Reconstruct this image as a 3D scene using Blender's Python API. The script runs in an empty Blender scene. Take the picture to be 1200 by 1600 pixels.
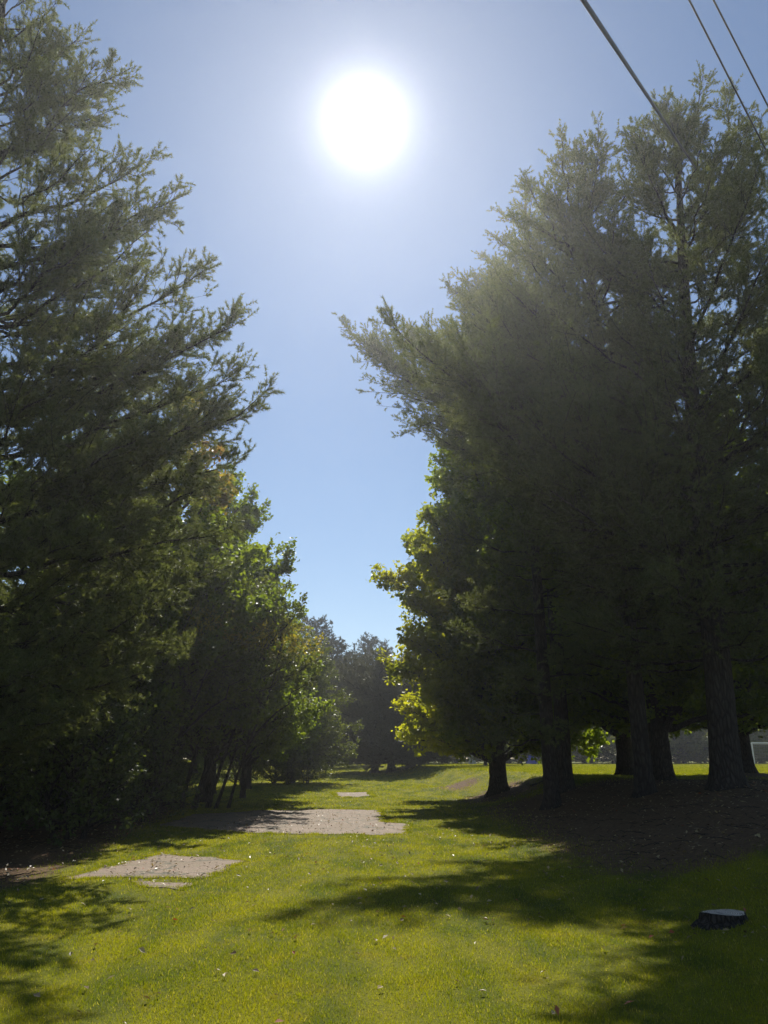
import bpy, bmesh, math
import numpy as np
from mathutils import Vector

C = bpy.context.scene.collection
SC = bpy.context.scene
PI = math.pi
EYE = 1.6
PITCH = math.radians(17.7)
CP, SP = math.cos(PITCH), math.sin(PITCH)
FPX = 1208.0
SUN_EL, SUN_AZ = math.radians(44.5), math.radians(-1.8)

# ------------------------------------------------------------------ ground shape
def sst(a, b, x):
    t = np.clip((x - a) / (b - a), 0, 1)
    return t * t * (3 - 2 * t)

def gz(x, y):
    x = np.asarray(x, float); y = np.asarray(y, float)
    xc = -0.0022 * np.clip(y - 18, 0, 80) ** 2 * 0.9              # the swale bends to the left
    xc = np.maximum(xc, -12)
    k = sst(22, 42, y)
    w = 6.0 * (1 - k) + 3.2 * k
    start = 2.2 * (1 - k) + (xc + 4.2 + 0.0 * y) * k
    bank = sst(0, 1, (x - start) / w)
    far = sst(34, 78, y)
    z = bank * 1.0 + (1 - bank) * 0.62 * far
    z = z + 0.75 * sst(-4, -16, x) * sst(50, 78, y)               # rise beyond the left picnic table
    z = z + 0.10 * np.exp(-(((x - 3.6) / 2.2) ** 2 + ((y - 41) / 4.0) ** 2)) * 2.2
    z = z + 0.16 * np.exp(-(((x - 12.3) / 1.6) ** 2 + ((y - 27.6) / 1.4) ** 2))
    z = z + 0.012 * np.sin(x * 0.9 + 1.3) * np.cos(y * 0.7) + 0.010 * np.sin(x * 2.1 + y * 1.3) * (1 - sst(30, 60, y))
    z = z - 0.010 * sst(90, 400, y)
    return z

def px_ray(px, py):
    a, b = px - 600.0, 800.0 - py
    return np.array([a, FPX * CP - b * SP, b * CP + FPX * SP])

def px_ground(px, py):
    r = px_ray(px, py)
    t0, t1 = 0.0, None
    t = 0.0
    for i in range(4000):
        t += 0.00004 * (1 + i * 0.004)
        p = r * t
        if EYE + p[2] < float(gz(p[0], p[1])):
            t1 = t; break
        t0 = t
    if t1 is None: t1 = t
    for _ in range(30):
        m = (t0 + t1) / 2; p = r * m
        if EYE + p[2] < float(gz(p[0], p[1])): t1 = m
        else: t0 = m
    p = r * t1
    return float(p[0]), float(p[1])

# ------------------------------------------------------------------ mesh helpers
def np_mesh(name, verts, faces_list, attrs=None, mats=(), mat_idx=None, smooth=False):
    """faces_list: list of (M,k) int arrays"""
    me = bpy.data.meshes.new(name)
    verts = np.ascontiguousarray(verts, dtype=np.float32)
    me.vertices.add(len(verts)); me.vertices.foreach_set('co', verts.ravel())
    tot = np.concatenate([np.full(len(f), f.shape[1], np.int32) for f in faces_list])
    loops = np.concatenate([f.astype(np.int32).ravel() for f in faces_list])
    start = np.concatenate([[0], np.cumsum(tot)[:-1]]).astype(np.int32)
    me.loops.add(len(loops)); me.loops.foreach_set('vertex_index', loops)
    me.polygons.add(len(tot)); me.polygons.foreach_set('loop_start', start); me.polygons.foreach_set('loop_total', tot)
    if mat_idx is not None: me.polygons.foreach_set('material_index', mat_idx.astype(np.int32))
    me.polygons.foreach_set('use_smooth', np.full(len(tot), smooth))
    for k, v in (attrs or {}).items():
        a = me.attributes.new(k, 'FLOAT', 'POINT'); a.data.foreach_set('value', np.asarray(v, np.float32))
    for m in mats: me.materials.append(m)
    me.update(calc_edges=True)
    return me

def link(name, me, parent=None, loc=(0, 0, 0), rotz=0.0):
    o = bpy.data.objects.new(name, me); C.objects.link(o)
    o.location = loc; o.rotation_euler = (0, 0, rotz)
    if parent is not None: o.parent = parent
    return o

def tag(o, label=None, cat=None, group=None, kind=None):
    if label: o['label'] = label
    if cat: o['category'] = cat
    if group: o['group'] = group
    if kind: o['kind'] = kind
    return o

def norm(v):
    return v / np.maximum(np.linalg.norm(v, axis=-1, keepdims=True), 1e-9)

def tubes(P, R, k):
    """P (M,N,3), R (M,N) -> verts, quads"""
    M, N, _ = P.shape
    T = np.empty_like(P)
    T[:, 1:-1] = P[:, 2:] - P[:, :-2]; T[:, 0] = P[:, 1] - P[:, 0]; T[:, -1] = P[:, -1] - P[:, -2]
    T = norm(T)
    ref = np.where(np.abs(T[:, :1, 2:3]) > 0.8, np.array([1.0, 0, 0]), np.array([0, 0, 1.0]))
    U = norm(np.cross(T, np.broadcast_to(ref, T.shape))); V = np.cross(T, U)
    a = np.arange(k) / k * 2 * PI
    V3 = P[:, :, None, :] + R[:, :, None, None] * (U[:, :, None, :] * np.cos(a)[None, None, :, None] + V[:, :, None, :] * np.sin(a)[None, None, :, None])
    idx = np.arange(M * N * k).reshape(M, N, k)
    q = np.stack([idx[:, :-1, :], idx[:, 1:, :], np.roll(idx, -1, 2)[:, 1:, :], np.roll(idx, -1, 2)[:, :-1, :]], -1).reshape(-1, 4)
    return V3.reshape(-1, 3), q

class MB:
    """collects shapes, builds ONE mesh"""
    def __init__(s): s.v = []; s.f = []; s.n = 0
    def add(s, v, f):
        s.v += [tuple(p) for p in v]; s.f += [tuple(i + s.n for i in q) for q in f]; s.n = len(s.v)
    def box(s, c, d, rz=0.0, ry=0.0, rx=0.0, bev=0.0):
        bm = bmesh.new(); bmesh.ops.create_cube(bm, size=1)
        for v in bm.verts: v.co = Vector((v.co.x * d[0], v.co.y * d[1], v.co.z * d[2]))
        if bev: bmesh.ops.bevel(bm, geom=list(bm.edges), offset=bev, segments=2, affect='EDGES')
        from mathutils import Euler
        R = Euler((rx, ry, rz)).to_matrix()
        bm.verts.index_update()
        s.add([R @ v.co + Vector(c) for v in bm.verts], [[v.index for v in f.verts] for f in bm.faces]); bm.free(); return s
    def tube(s, pts, r, k=8):
        P = np.array(pts, float)[None]; R = (np.full(len(pts), r) if np.isscalar(r) else np.array(r))[None]
        v, q = tubes(P, R, k); n = len(pts)
        s.add(v, [list(x) for x in q] + [list(range(k))[::-1], list(range((n - 1) * k, n * k))]); return s
    def build(s, name, mat, parent=None, smooth=False, loc=(0, 0, 0)):
        me = bpy.data.meshes.new(name); me.from_pydata(s.v, [], s.f)
        if smooth: me.polygons.foreach_set('use_smooth', [True] * len(me.polygons))
        me.materials.append(mat); me.update()
        return link(name, me, parent, loc)

def empty(name, loc, rz=0.0):
    o = bpy.data.objects.new(name, None); C.objects.link(o); o.location = loc; o.rotation_euler = (0, 0, rz); o.empty_display_size = .3
    return o

def copy_tree(o, parent=None):
    c = o.copy(); C.objects.link(c); c.parent = parent
    for ch in list(o.children): copy_tree(ch, c)
    return c

# ------------------------------------------------------------------ materials
def new_mat(name):
    m = bpy.data.materials.new(name); m.use_nodes = True; nt = m.node_tree; nt.nodes.clear()
    return m, nt
def N(nt, t, **kw):
    n = nt.nodes.new(t)
    for k, v in kw.items(): setattr(n, k, v)
    return n
def mixc(nt, fac, a, b):
    n = nt.nodes.new('ShaderNodeMix'); n.data_type = 'RGBA'
    for s, v in ((n.inputs[0], fac), (n.inputs[6], a), (n.inputs[7], b)):
        if hasattr(v, 'is_output'): nt.links.new(v, s)
        elif isinstance(v, (int, float)): s.default_value = v
        else: s.default_value = (*v, 1)
    return n.outputs[2]
def noise(nt, scale, detail=3, vec=None, rough=.5, out=0):
    n = N(nt, 'ShaderNodeTexNoise'); n.inputs['Scale'].default_value = scale; n.inputs['Detail'].default_value = detail; n.inputs['Roughness'].default_value = rough
    if vec is not None: nt.links.new(vec, n.inputs['Vector'])
    return n.outputs[out]
def ramp(nt, fac, a, b, ca=0.0, cb=1.0):
    n = N(nt, 'ShaderNodeMapRange'); n.inputs[1].default_value = a; n.inputs[2].default_value = b; n.inputs[3].default_value = ca; n.inputs[4].default_value = cb
    nt.links.new(fac, n.inputs[0]); return n.outputs[0]
def mul(nt, a, b, op='MULTIPLY'):
    n = N(nt, 'ShaderNodeMath', operation=op)
    for s, v in ((n.inputs[0], a), (n.inputs[1], b)):
        if hasattr(v, 'is_output'): nt.links.new(v, s)
        else: s.default_value = v
    return n.outputs[0]

def leaf_mat(name, dark, light, autumn, trans=0.45, rough=.45, spec=.5, tboost=1.5, tcol=(1.15, 1.0, .35)):
    m, nt = new_mat(name)
    t = N(nt, 'ShaderNodeAttribute', attribute_name='tint').outputs['Fac']
    h = N(nt, 'ShaderNodeAttribute', attribute_name='hue').outputs['Fac']
    c = mixc(nt, t, dark, light); c = mixc(nt, h, c, autumn)
    p = N(nt, 'ShaderNodeBsdfPrincipled'); p.inputs['Roughness'].default_value = rough; p.inputs['Specular IOR Level'].default_value = spec
    nt.links.new(c, p.inputs['Base Color'])
    tr = N(nt, 'ShaderNodeBsdfTranslucent')
    v = N(nt, 'ShaderNodeVectorMath', operation='MULTIPLY'); nt.links.new(c, v.inputs[0]); v.inputs[1].default_value = tuple(x * tboost for x in tcol)
    nt.links.new(v.outputs[0], tr.inputs['Color'])
    mx = N(nt, 'ShaderNodeMixShader'); mx.inputs[0].default_value = trans
    nt.links.new(p.outputs[0], mx.inputs[1]); nt.links.new(tr.outputs[0], mx.inputs[2])
    o = N(nt, 'ShaderNodeOutputMaterial'); nt.links.new(mx.outputs[0], o.inputs[0])
    return m

def bark_mat(name, a, b, scale=9.0):
    m, nt = new_mat(name)
    tc = N(nt, 'ShaderNodeTexCoord'); mp = N(nt, 'ShaderNodeMapping'); mp.inputs['Scale'].default_value = (1, 1, .22)
    nt.links.new(tc.outputs['Object'], mp.inputs[0])
    n1 = noise(nt, scale, 6, mp.outputs[0], .65)
    vo = N(nt, 'ShaderNodeTexVoronoi', feature='DISTANCE_TO_EDGE'); vo.inputs['Scale'].default_value = scale * 1.6; nt.links.new(mp.outputs[0], vo.inputs['Vector'])
    e = ramp(nt, vo.outputs['Distance'], 0, .25)
    c = mixc(nt, mul(nt, n1, e), a, b)
    p = N(nt, 'ShaderNodeBsdfPrincipled'); p.inputs['Roughness'].default_value = .9; p.inputs['Specular IOR Level'].default_value = .2
    nt.links.new(c, p.inputs['Base Color'])
    bp = N(nt, 'ShaderNodeBump'); bp.inputs['Strength'].default_value = .9; bp.inputs['Distance'].default_value = .04
    nt.links.new(mul(nt, e, n1, 'ADD'), bp.inputs['Height']); nt.links.new(bp.outputs[0], p.inputs['Normal'])
    o = N(nt, 'ShaderNodeOutputMaterial'); nt.links.new(p.outputs[0], o.inputs[0])
    return m

def plain_mat(name, a, b, scale=20, rough=.6, bump=.1, metallic=0.0):
    m, nt = new_mat(name)
    tc = N(nt, 'ShaderNodeTexCoord')
    n1 = noise(nt, scale, 5, tc.outputs['Object'], .6)
    c = mixc(nt, ramp(nt, n1, .35, .65), a, b)
    p = N(nt, 'ShaderNodeBsdfPrincipled'); p.inputs['Roughness'].default_value = rough; p.inputs['Metallic'].default_value = metallic
    nt.links.new(c, p.inputs['Base Color'])
    bp = N(nt, 'ShaderNodeBump'); bp.inputs['Strength'].default_value = bump; bp.inputs['Distance'].default_value = .01
    nt.links.new(n1, bp.inputs['Height']); nt.links.new(bp.outputs[0], p.inputs['Normal'])
    o = N(nt, 'ShaderNodeOutputMaterial'); nt.links.new(p.outputs[0], o.inputs[0])
    return m

M_needle = leaf_mat('pine_needles', (.032, .056, .022), (.150, .175, .065), (.16, .12, .03), trans=.44, rough=.5, spec=.35, tboost=2.0, tcol=(1.1, 1.0, .5))
M_needle_far = leaf_mat('pine_needles_far', (.020, .034, .020), (.055, .068, .035), (.12, .10, .04), trans=.12, rough=.6, spec=.3)
M_maple = leaf_mat('maple_leaves', (.04, .075, .012), (.12, .17, .02), (.24, .09, .05), trans=.55, tboost=2.5)
M_maple_y = leaf_mat('maple_leaves_yellowing', (.045, .08, .012), (.13, .18, .02), (.24, .26, .02), trans=.58, tboost=2.6)
M_birch = leaf_mat('birch_leaves', (.05, .075, .020), (.12, .155, .035), (.32, .29, .03), trans=.45, tboost=1.8)
M_needle_grey = leaf_mat('grey_pine_needles', (.05, .06, .04), (.12, .13, .085), (.12, .10, .04), trans=.25, rough=.5, spec=.4)
M_shrub = leaf_mat('shrub_leaves', (.03, .05, .014), (.09, .125, .03), (.14, .10, .03), trans=.42, tboost=2.0)
M_grey = leaf_mat('grey_green_leaves', (.05, .072, .028), (.15, .18, .06), (.15, .12, .06), trans=.45, tboost=2.2)
M_bark_pine = bark_mat('pine_bark', (.022, .018, .015), (.095, .080, .068))
M_bark = bark_mat('maple_bark', (.025, .020, .016), (.12, .10, .085), 12)
M_concrete, nt = new_mat('weathered_concrete')
tc = N(nt, 'ShaderNodeNewGeometry')
n1 = noise(nt, 1.3, 6, tc.outputs['Position'], .65); n2 = noise(nt, 45, 4, tc.outputs['Position'], .7); n3 = noise(nt, 190, 2, tc.outputs['Position'])
c = mixc(nt, ramp(nt, n2, .35, .65), (.10, .062, .036), (.27, .185, .115))
c = mixc(nt, ramp(nt, n1, .44, .60, 0, .8), c, (.15, .10, .05)); c = mixc(nt, ramp(nt, noise(nt, 4.5, 6, tc.outputs['Position'], .75), .56, .66, 0, .8), c, (.10, .105, .02)); c = mixc(nt, ramp(nt, n3, .6, .68, 0, .7), c, (.42, .36, .28))
vc = N(nt, 'ShaderNodeTexVoronoi', feature='DISTANCE_TO_EDGE'); vc.inputs['Scale'].default_value = .75
wp = N(nt, 'ShaderNodeVectorMath', operation='ADD'); nt.links.new(tc.outputs['Position'], wp.inputs[0])
wn = N(nt, 'ShaderNodeTexNoise'); wn.inputs['Scale'].default_value = 2.2; wn.inputs['Detail'].default_value = 5; nt.links.new(tc.outputs['Position'], wn.inputs['Vector']); nt.links.new(wn.outputs['Color'], wp.inputs[1]); nt.links.new(wp.outputs[0], vc.inputs['Vector'])
c = mixc(nt, ramp(nt, vc.outputs['Distance'], .010, .028, 1, 0), c, (.055, .050, .018))
p = N(nt, 'ShaderNodeBsdfPrincipled'); p.inputs['Roughness'].default_value = .85; nt.links.new(c, p.inputs['Base Color'])
bp = N(nt, 'ShaderNodeBump'); bp.inputs['Strength'].default_value = .6; bp.inputs['Distance'].default_value = .01; nt.links.new(n2, bp.inputs['Height']); nt.links.new(bp.outputs[0], p.inputs['Normal'])
o = N(nt, 'ShaderNodeOutputMaterial'); nt.links.new(p.outputs[0], o.inputs[0])

GR_DARK, GR_LIGHT, GR_DRY = (.070, .094, .003), (.195, .190, .003), (.27, .195, .020)
def grass_patches(nt, pos):
    mp = N(nt, 'ShaderNodeMapping'); mp.inputs['Rotation'].default_value = (0, 0, .5); mp.inputs['Scale'].default_value = (1.6, .55, 1); nt.links.new(pos, mp.inputs[0])
    a = ramp(nt, noise(nt, .9, 4, mp.outputs[0], .6), .36, .60)
    b = ramp(nt, noise(nt, 2.1, 5, pos, .65), .54, .76, 0, .5)
    return mixc(nt, b, mixc(nt, a, GR_DARK, GR_LIGHT), GR_DRY)
# ground
M_ground, nt = new_mat('lawn_and_litter')
pos = N(nt, 'ShaderNodeNewGeometry').outputs['Position']
dirt = N(nt, 'ShaderNodeAttribute', attribute_name='dirt').outputs['Fac']
g = grass_patches(nt, pos)
fine = noise(nt, 38, 4, pos, .7)
g = mixc(nt, ramp(nt, fine, .38, .62, .0, .55), g, (.055, .06, .010))
d = mixc(nt, ramp(nt, noise(nt, 14, 6, pos, .7), .35, .65), (.060, .036, .018), (.17, .105, .052))
d = mixc(nt, ramp(nt, noise(nt, 60, 3, pos, .6), .58, .66, 0, .5), d, (.22, .15, .09))
mask = ramp(nt, mul(nt, dirt, mul(nt, noise(nt, 1.7, 5, pos, .7), .9), 'ADD'), .80, 1.05)
c = mixc(nt, mask, g, d)
p = N(nt, 'ShaderNodeBsdfPrincipled'); p.inputs['Roughness'].default_value = .95; p.inputs['Specular IOR Level'].default_value = .15; nt.links.new(c, p.inputs['Base Color'])
bp = N(nt, 'ShaderNodeBump'); bp.inputs['Strength'].default_value = .7; bp.inputs['Distance'].default_value = .03; nt.links.new(fine, bp.inputs['Height']); nt.links.new(bp.outputs[0], p.inputs['Normal'])
o = N(nt, 'ShaderNodeOutputMaterial'); nt.links.new(p.outputs[0], o.inputs[0])
# grass blades
M_grass, nt = new_mat('grass_blades')
pos = N(nt, 'ShaderNodeNewGeometry').outputs['Position']
t = N(nt, 'ShaderNodeAttribute', attribute_name='tint').outputs['Fac']
c = mixc(nt, ramp(nt, t, .86, 1.0, 0, 1), mixc(nt, ramp(nt, t, 0, .8, 0, .5), grass_patches(nt, pos), (.15, .17, .012)), (.34, .29, .12))
p = N(nt, 'ShaderNodeBsdfPrincipled'); p.inputs['Roughness'].default_value = .4; p.inputs['Specular IOR Level'].default_value = .35; nt.links.new(c, p.inputs['Base Color'])
tr = N(nt, 'ShaderNodeBsdfTranslucent')
v = N(nt, 'ShaderNodeVectorMath', operation='MULTIPLY'); nt.links.new(c, v.inputs[0]); v.inputs[1].default_value = (2.2, 2.2, .5); nt.links.new(v.outputs[0], tr.inputs['Color'])
mx = N(nt, 'ShaderNodeMixShader'); mx.inputs[0].default_value = .52; nt.links.new(p.outputs[0], mx.inputs[1]); nt.links.new(tr.outputs[0], mx.inputs[2])
o = N(nt, 'ShaderNodeOutputMaterial'); nt.links.new(mx.outputs[0], o.inputs[0])
M_litter = leaf_mat('fallen_leaf_litter', (.11, .065, .03), (.46, .36, .17), (.40, .08, .02), trans=.25, tboost=1.0, tcol=(1, .9, .6))

# ------------------------------------------------------------------ ground
def axis(lo, hi, n, k):
    u = np.linspace(-1, 1, n); s = np.sinh(u * k) / np.sinh(k)
    return np.where(s < 0, -s * lo, s * hi)
gx = axis(-600, 600, 321, 7.0)
u = np.linspace(0, 1, 380); gy = -60 + 60 * np.clip(u / .08, 0, 1) + np.where(u > .08, 1, 0) * (np.sinh((u - .08).clip(0) / .92 * 5.2) / np.sinh(5.2) * 900)
X, Y = np.meshgrid(gx, gy, indexing='xy')
Z = gz(X, Y)
def dirtf(x, y):
    a = sst(1.6, 4.6, x - 0.0) * sst(9.5, 12.5, y) * (1 - sst(25, 30, y + 0.35 * (x - 6)))
    b = np.exp(-(((x - 3.7) / 1.2) ** 2 + ((y - 41) / 2.6) ** 2)) * 1.0
    c_ = np.exp(-(((x - 12.3) / 2.0) ** 2 + ((y - 27.2) / 1.6) ** 2)) * 1.2
    d_ = sst(-4.2, -6.0, x + 0.12 * (y - 14)) * sst(9.5, 12, y) * (1 - sst(28, 34, y))
    e_ = .25 * np.exp(-((x - 3.5) / 1.2) ** 2 - ((y - 8) / 2.0) ** 2)
    f_ = np.exp(-(((x - 4.6) / 1.8) ** 2 + ((y - 32.5) / 3.5) ** 2)) * 1.1
    return np.maximum.reduce([a, b, c_, d_, e_, f_])
idx = np.arange(X.size).reshape(X.shape)
q = np.stack([idx[:-1, :-1], idx[:-1, 1:], idx[1:, 1:], idx[1:, :-1]], -1).reshape(-1, 4)
me = np_mesh('ground', np.stack([X, Y, Z], -1).reshape(-1, 3), [q], {'dirt': dirtf(X, Y).ravel()}, [M_ground], smooth=True)
tag(link('ground', me), 'sunlit lawn rising to a shaded bank', kind='structure')

# concrete pads, corners read off the photograph and laid on the ground where they stand
PADS = [
 ([(252, 1334), (388, 1344), (315, 1372), (195, 1370), (99, 1373)], 'large weathered concrete pad in the left foreground lawn'),
 ([(199, 1376), (300, 1379), (288, 1390), (228, 1385)], 'small concrete strip in front of the left foreground pad'),
 ([(300, 1272), (400, 1266), (500, 1264), (595, 1266), (598, 1284), (640, 1287), (636, 1303), (470, 1303), (380, 1301), (240, 1290)], 'wide leaf-strewn concrete pad across the middle of the lawn'),
 ([(518, 1238), (575, 1237), (586, 1245), (530, 1246)], 'worn bare pad just beyond the wide leaf-strewn pad'),
 ([(490, 1225), (535, 1226.3), (538, 1228), (500, 1227.3)], 'thin pale pad sliver beyond the worn bare pad'),
 ([(462, 1215.7), (498, 1218), (500, 1219.4), (474, 1218)], 'far pale pad sliver short of the tree shade'),
 ([(434, 1206), (462, 1206.6), (461, 1208), (437, 1207.5)], 'farthest pad at the edge of the tree shade'),
]
pad_polys = []
rng = np.random.default_rng(5)
for pts, lab in PADS:
    W = [px_ground(*p) for p in pts]
    B = []
    for i in range(len(W)):
        a, b = np.array(W[i]), np.array(W[(i + 1) % len(W)])
        n = max(2, int(np.linalg.norm(b - a) / .12))
        for j in range(n):
            pnt = a + (b - a) * j / n + (rng.normal(0, .03, 2) + .05 * np.array([math.sin(j * .9 + i), math.cos(j * .7 + 2 * i)]) * math.sin(PI * j / n)) * (1 if j else 0)
            B.append(pnt)
    pad_polys.append(np.array(B))
    bm = bmesh.new()
    vs = [bm.verts.new((x, y, float(gz(x, y)) + .022)) for x, y in B]
    f = bm.faces.new(vs)
    r = bmesh.ops.extrude_face_region(bm, geom=[f])
    for v in r['geom']:
        if isinstance(v, bmesh.types.BMVert): v.co.z += .0
    for v in vs: v.co.z -= .12
    for _ in range(4):
        bmesh.ops.triangulate(bm, faces=list(bm.faces))
        lng = [e for e in bm.edges if e.calc_length() > .45]
        if lng: bmesh.ops.subdivide_edges(bm, edges=lng, cuts=1)
    for v in bm.verts:
        top = v.co.z > float(gz(v.co.x, v.co.y)) - .05
        v.co.z = float(gz(v.co.x, v.co.y)) + (.010 if top else -.1)
    bmesh.ops.triangulate(bm, faces=list(bm.faces)); bmesh.ops.recalc_face_normals(bm, faces=list(bm.faces))
    me = bpy.data.meshes.new('concrete_pad'); bm.to_mesh(me); bm.free(); me.materials.append(M_concrete)
    tag(link('concrete_pad', me), lab, kind='structure')

def in_poly(x, y, P):
    c = np.zeros(len(x), bool); n = len(P); j = n - 1
    for i in range(n):
        xi, yi, xj, yj = P[i][0], P[i][1], P[j][0], P[j][1]
        hit = ((yi > y) != (yj > y)) & (x < (xj - xi) * (y - yi) / ((yj - yi) + 1e-12) + xi)
        c ^= hit; j = i
    return c
def on_pad(x, y):
    c = np.zeros(len(x), bool)
    for P in pad_polys:
        lo, hi = P.min(0), P.max(0); s = (x > lo[0]) & (x < hi[0]) & (y > lo[1]) & (y < hi[1])
        if s.any(): c[s] |= in_poly(x[s], y[s], P)
    return c

# ------------------------------------------------------------------ grass
def grass():
    r = np.random.default_rng(11)
    n = 1150000
    d = 4.6 * np.exp(r.random(n) * math.log(105 / 4.6)); x = (r.random(n) * 2 - 1) * (.56 * d + .6); y = d
    cl = np.sin(x * 3.1 + 1.7 * np.sin(y * 2.3)) * np.cos(y * 2.7 + 1.3 * np.sin(x * 1.9))
    dm = dirtf(x, y)
    keep = (~on_pad(x + r.normal(0, .09, n), y + r.normal(0, .09, n))) & (r.random(n) > dm * 1.05) & (r.random(n) < .75 + .25 * cl)
    x, y, cl = x[keep], y[keep], cl[keep]; n = len(x)
    ex_, ey_ = [], []
    for P in pad_polys:
        Q = np.roll(P, -1, 0)
        for _ in range(60):
            f_ = r.random(len(P))[:, None]; e_ = P * (1 - f_) + Q * f_ + r.normal(0, .045, P.shape)
            ok = (np.sin(e_[:, 0] * 7) + np.cos(e_[:, 1] * 9) + r.normal(0, .5, len(P))) > -.6
            ex_.append(e_[ok, 0]); ey_.append(e_[ok, 1])
    ex_, ey_ = np.concatenate(ex_), np.concatenate(ey_); ne = len(ex_)
    x, y = np.concatenate([x, ex_]), np.concatenate([y, ey_]); cl = np.concatenate([cl, np.full(ne, 2.2)]); n = len(x)
    z = gz(x, y)
    sc = 1 + np.minimum((y - 5) / 30, 1.6)
    h = (.015 + .019 * r.random(n) ** 1.5 + .004 * cl) * sc
    w = .0026 * (y / 5.5) ** .85 * (.7 + .6 * r.random(n))
    a = r.random(n) * 2 * PI; b = r.random(n) * 2 * PI; ln = r.random(n) * .8
    base = np.stack([x, y, z - .004], -1); wv = np.stack([np.cos(a) * w, np.sin(a) * w, 0 * w], -1)
    tip = base + np.stack([np.cos(b) * h * ln, np.sin(b) * h * ln, h], -1)
    V = np.stack([base - wv, base + wv, tip], 1).reshape(-1, 3)
    F = np.arange(n * 3).reshape(n, 3)
    t = np.clip(r.random(n), 0, 1)
    me = np_mesh('grass', V, [F], {'tint': np.repeat(t, 3)}, [M_grass])
    tag(link('grass', me), 'short mown grass blades over the lawn', 'grass', kind='stuff')
grass()

def litter():
    r = np.random.default_rng(12)
    n = 26000
    d = 5.0 * np.exp(r.random(n) * math.log(45 / 5.0)); x = (r.random(n) * 2 - 1) * (.56 * d + .6); y = d
    dm = dirtf(x, y); pad = on_pad(x, y)
    clump = .5 + .5 * np.sin(x * 1.3 + 2) * np.cos(y * .8 + x * .4)
    pr = .06 + .30 * sst(12, 18, y) * clump + .45 * dm * (.3 + clump) + .5 * pad
    pr *= sst(4, 14, y) * .9 + .1
    k = r.random(n) < pr; x, y, dm = x[k], y[k], dm[k]; n = len(x)
    z = gz(x, y) + .030
    s = (.016 + .022 * r.random(n)) * (1 + .15 * dm)
    a = r.random(n) * 2 * PI
    u = np.stack([np.cos(a), np.sin(a), r.normal(0, .35, n)], -1); v = np.stack([-np.sin(a), np.cos(a), r.normal(0, .35, n)], -1)
    c = np.stack([x, y, z + .004], -1); S = s[:, None]
    V = np.stack([c - u * S, c + v * S * .55 + [0, 0, .008], c + u * S, c - v * S * .55 + [0, 0, .008]], 1).reshape(-1, 3)
    F = np.arange(n * 4).reshape(n, 4)
    me = np_mesh('fallen_leaves', V, [F], {'tint': np.repeat(r.random(n) ** 1.3, 4), 'hue': np.repeat((r.random(n) > .96) * .8, 4)}, [M_litter])
    tag(link('fallen_leaves', me), 'dry fallen leaves scattered over lawn and pads', 'fallen leaves', kind='stuff')
litter()

def twigs():
    r = np.random.default_rng(15); n = 2600
    d = 8 * np.exp(r.random(n) * math.log(34 / 8)); x = (r.random(n) * 2 - 1) * .56 * d; y = d
    k = r.random(n) < (dirtf(x, y) - .45) * 1.6; x, y = x[k], y[k]; n = len(x)
    a = r.random(n) * PI; l = .06 + .25 * r.random(n) ** 2; z = gz(x, y) + .012
    P = np.stack([np.stack([x - np.cos(a) * l, y - np.sin(a) * l, z], -1), np.stack([x + r.normal(0, .02, n), y + r.normal(0, .02, n), z + .02 + .02 * r.random(n)], -1), np.stack([x + np.cos(a) * l, y + np.sin(a) * l, z + .01], -1)], 1)
    v, f = tubes(P, np.full((n, 3), .006) * np.array([1, .8, .3]), 4)
    tag(link('fallen_twigs', np_mesh('fallen_twigs', v, [f], None, [M_bark])), 'small dead twigs strewn under the trees', 'twigs', kind='stuff')
twigs()

# ------------------------------------------------------------------ trees
UP = np.array([0, 0, 1.0])
def rot_about(v, axis, ang):
    axis = norm(axis); c, s = np.cos(ang)[..., None], np.sin(ang)[..., None]
    return v * c + np.cross(axis, v) * s + axis * (np.sum(axis * v, -1, keepdims=True)) * (1 - c)

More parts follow.
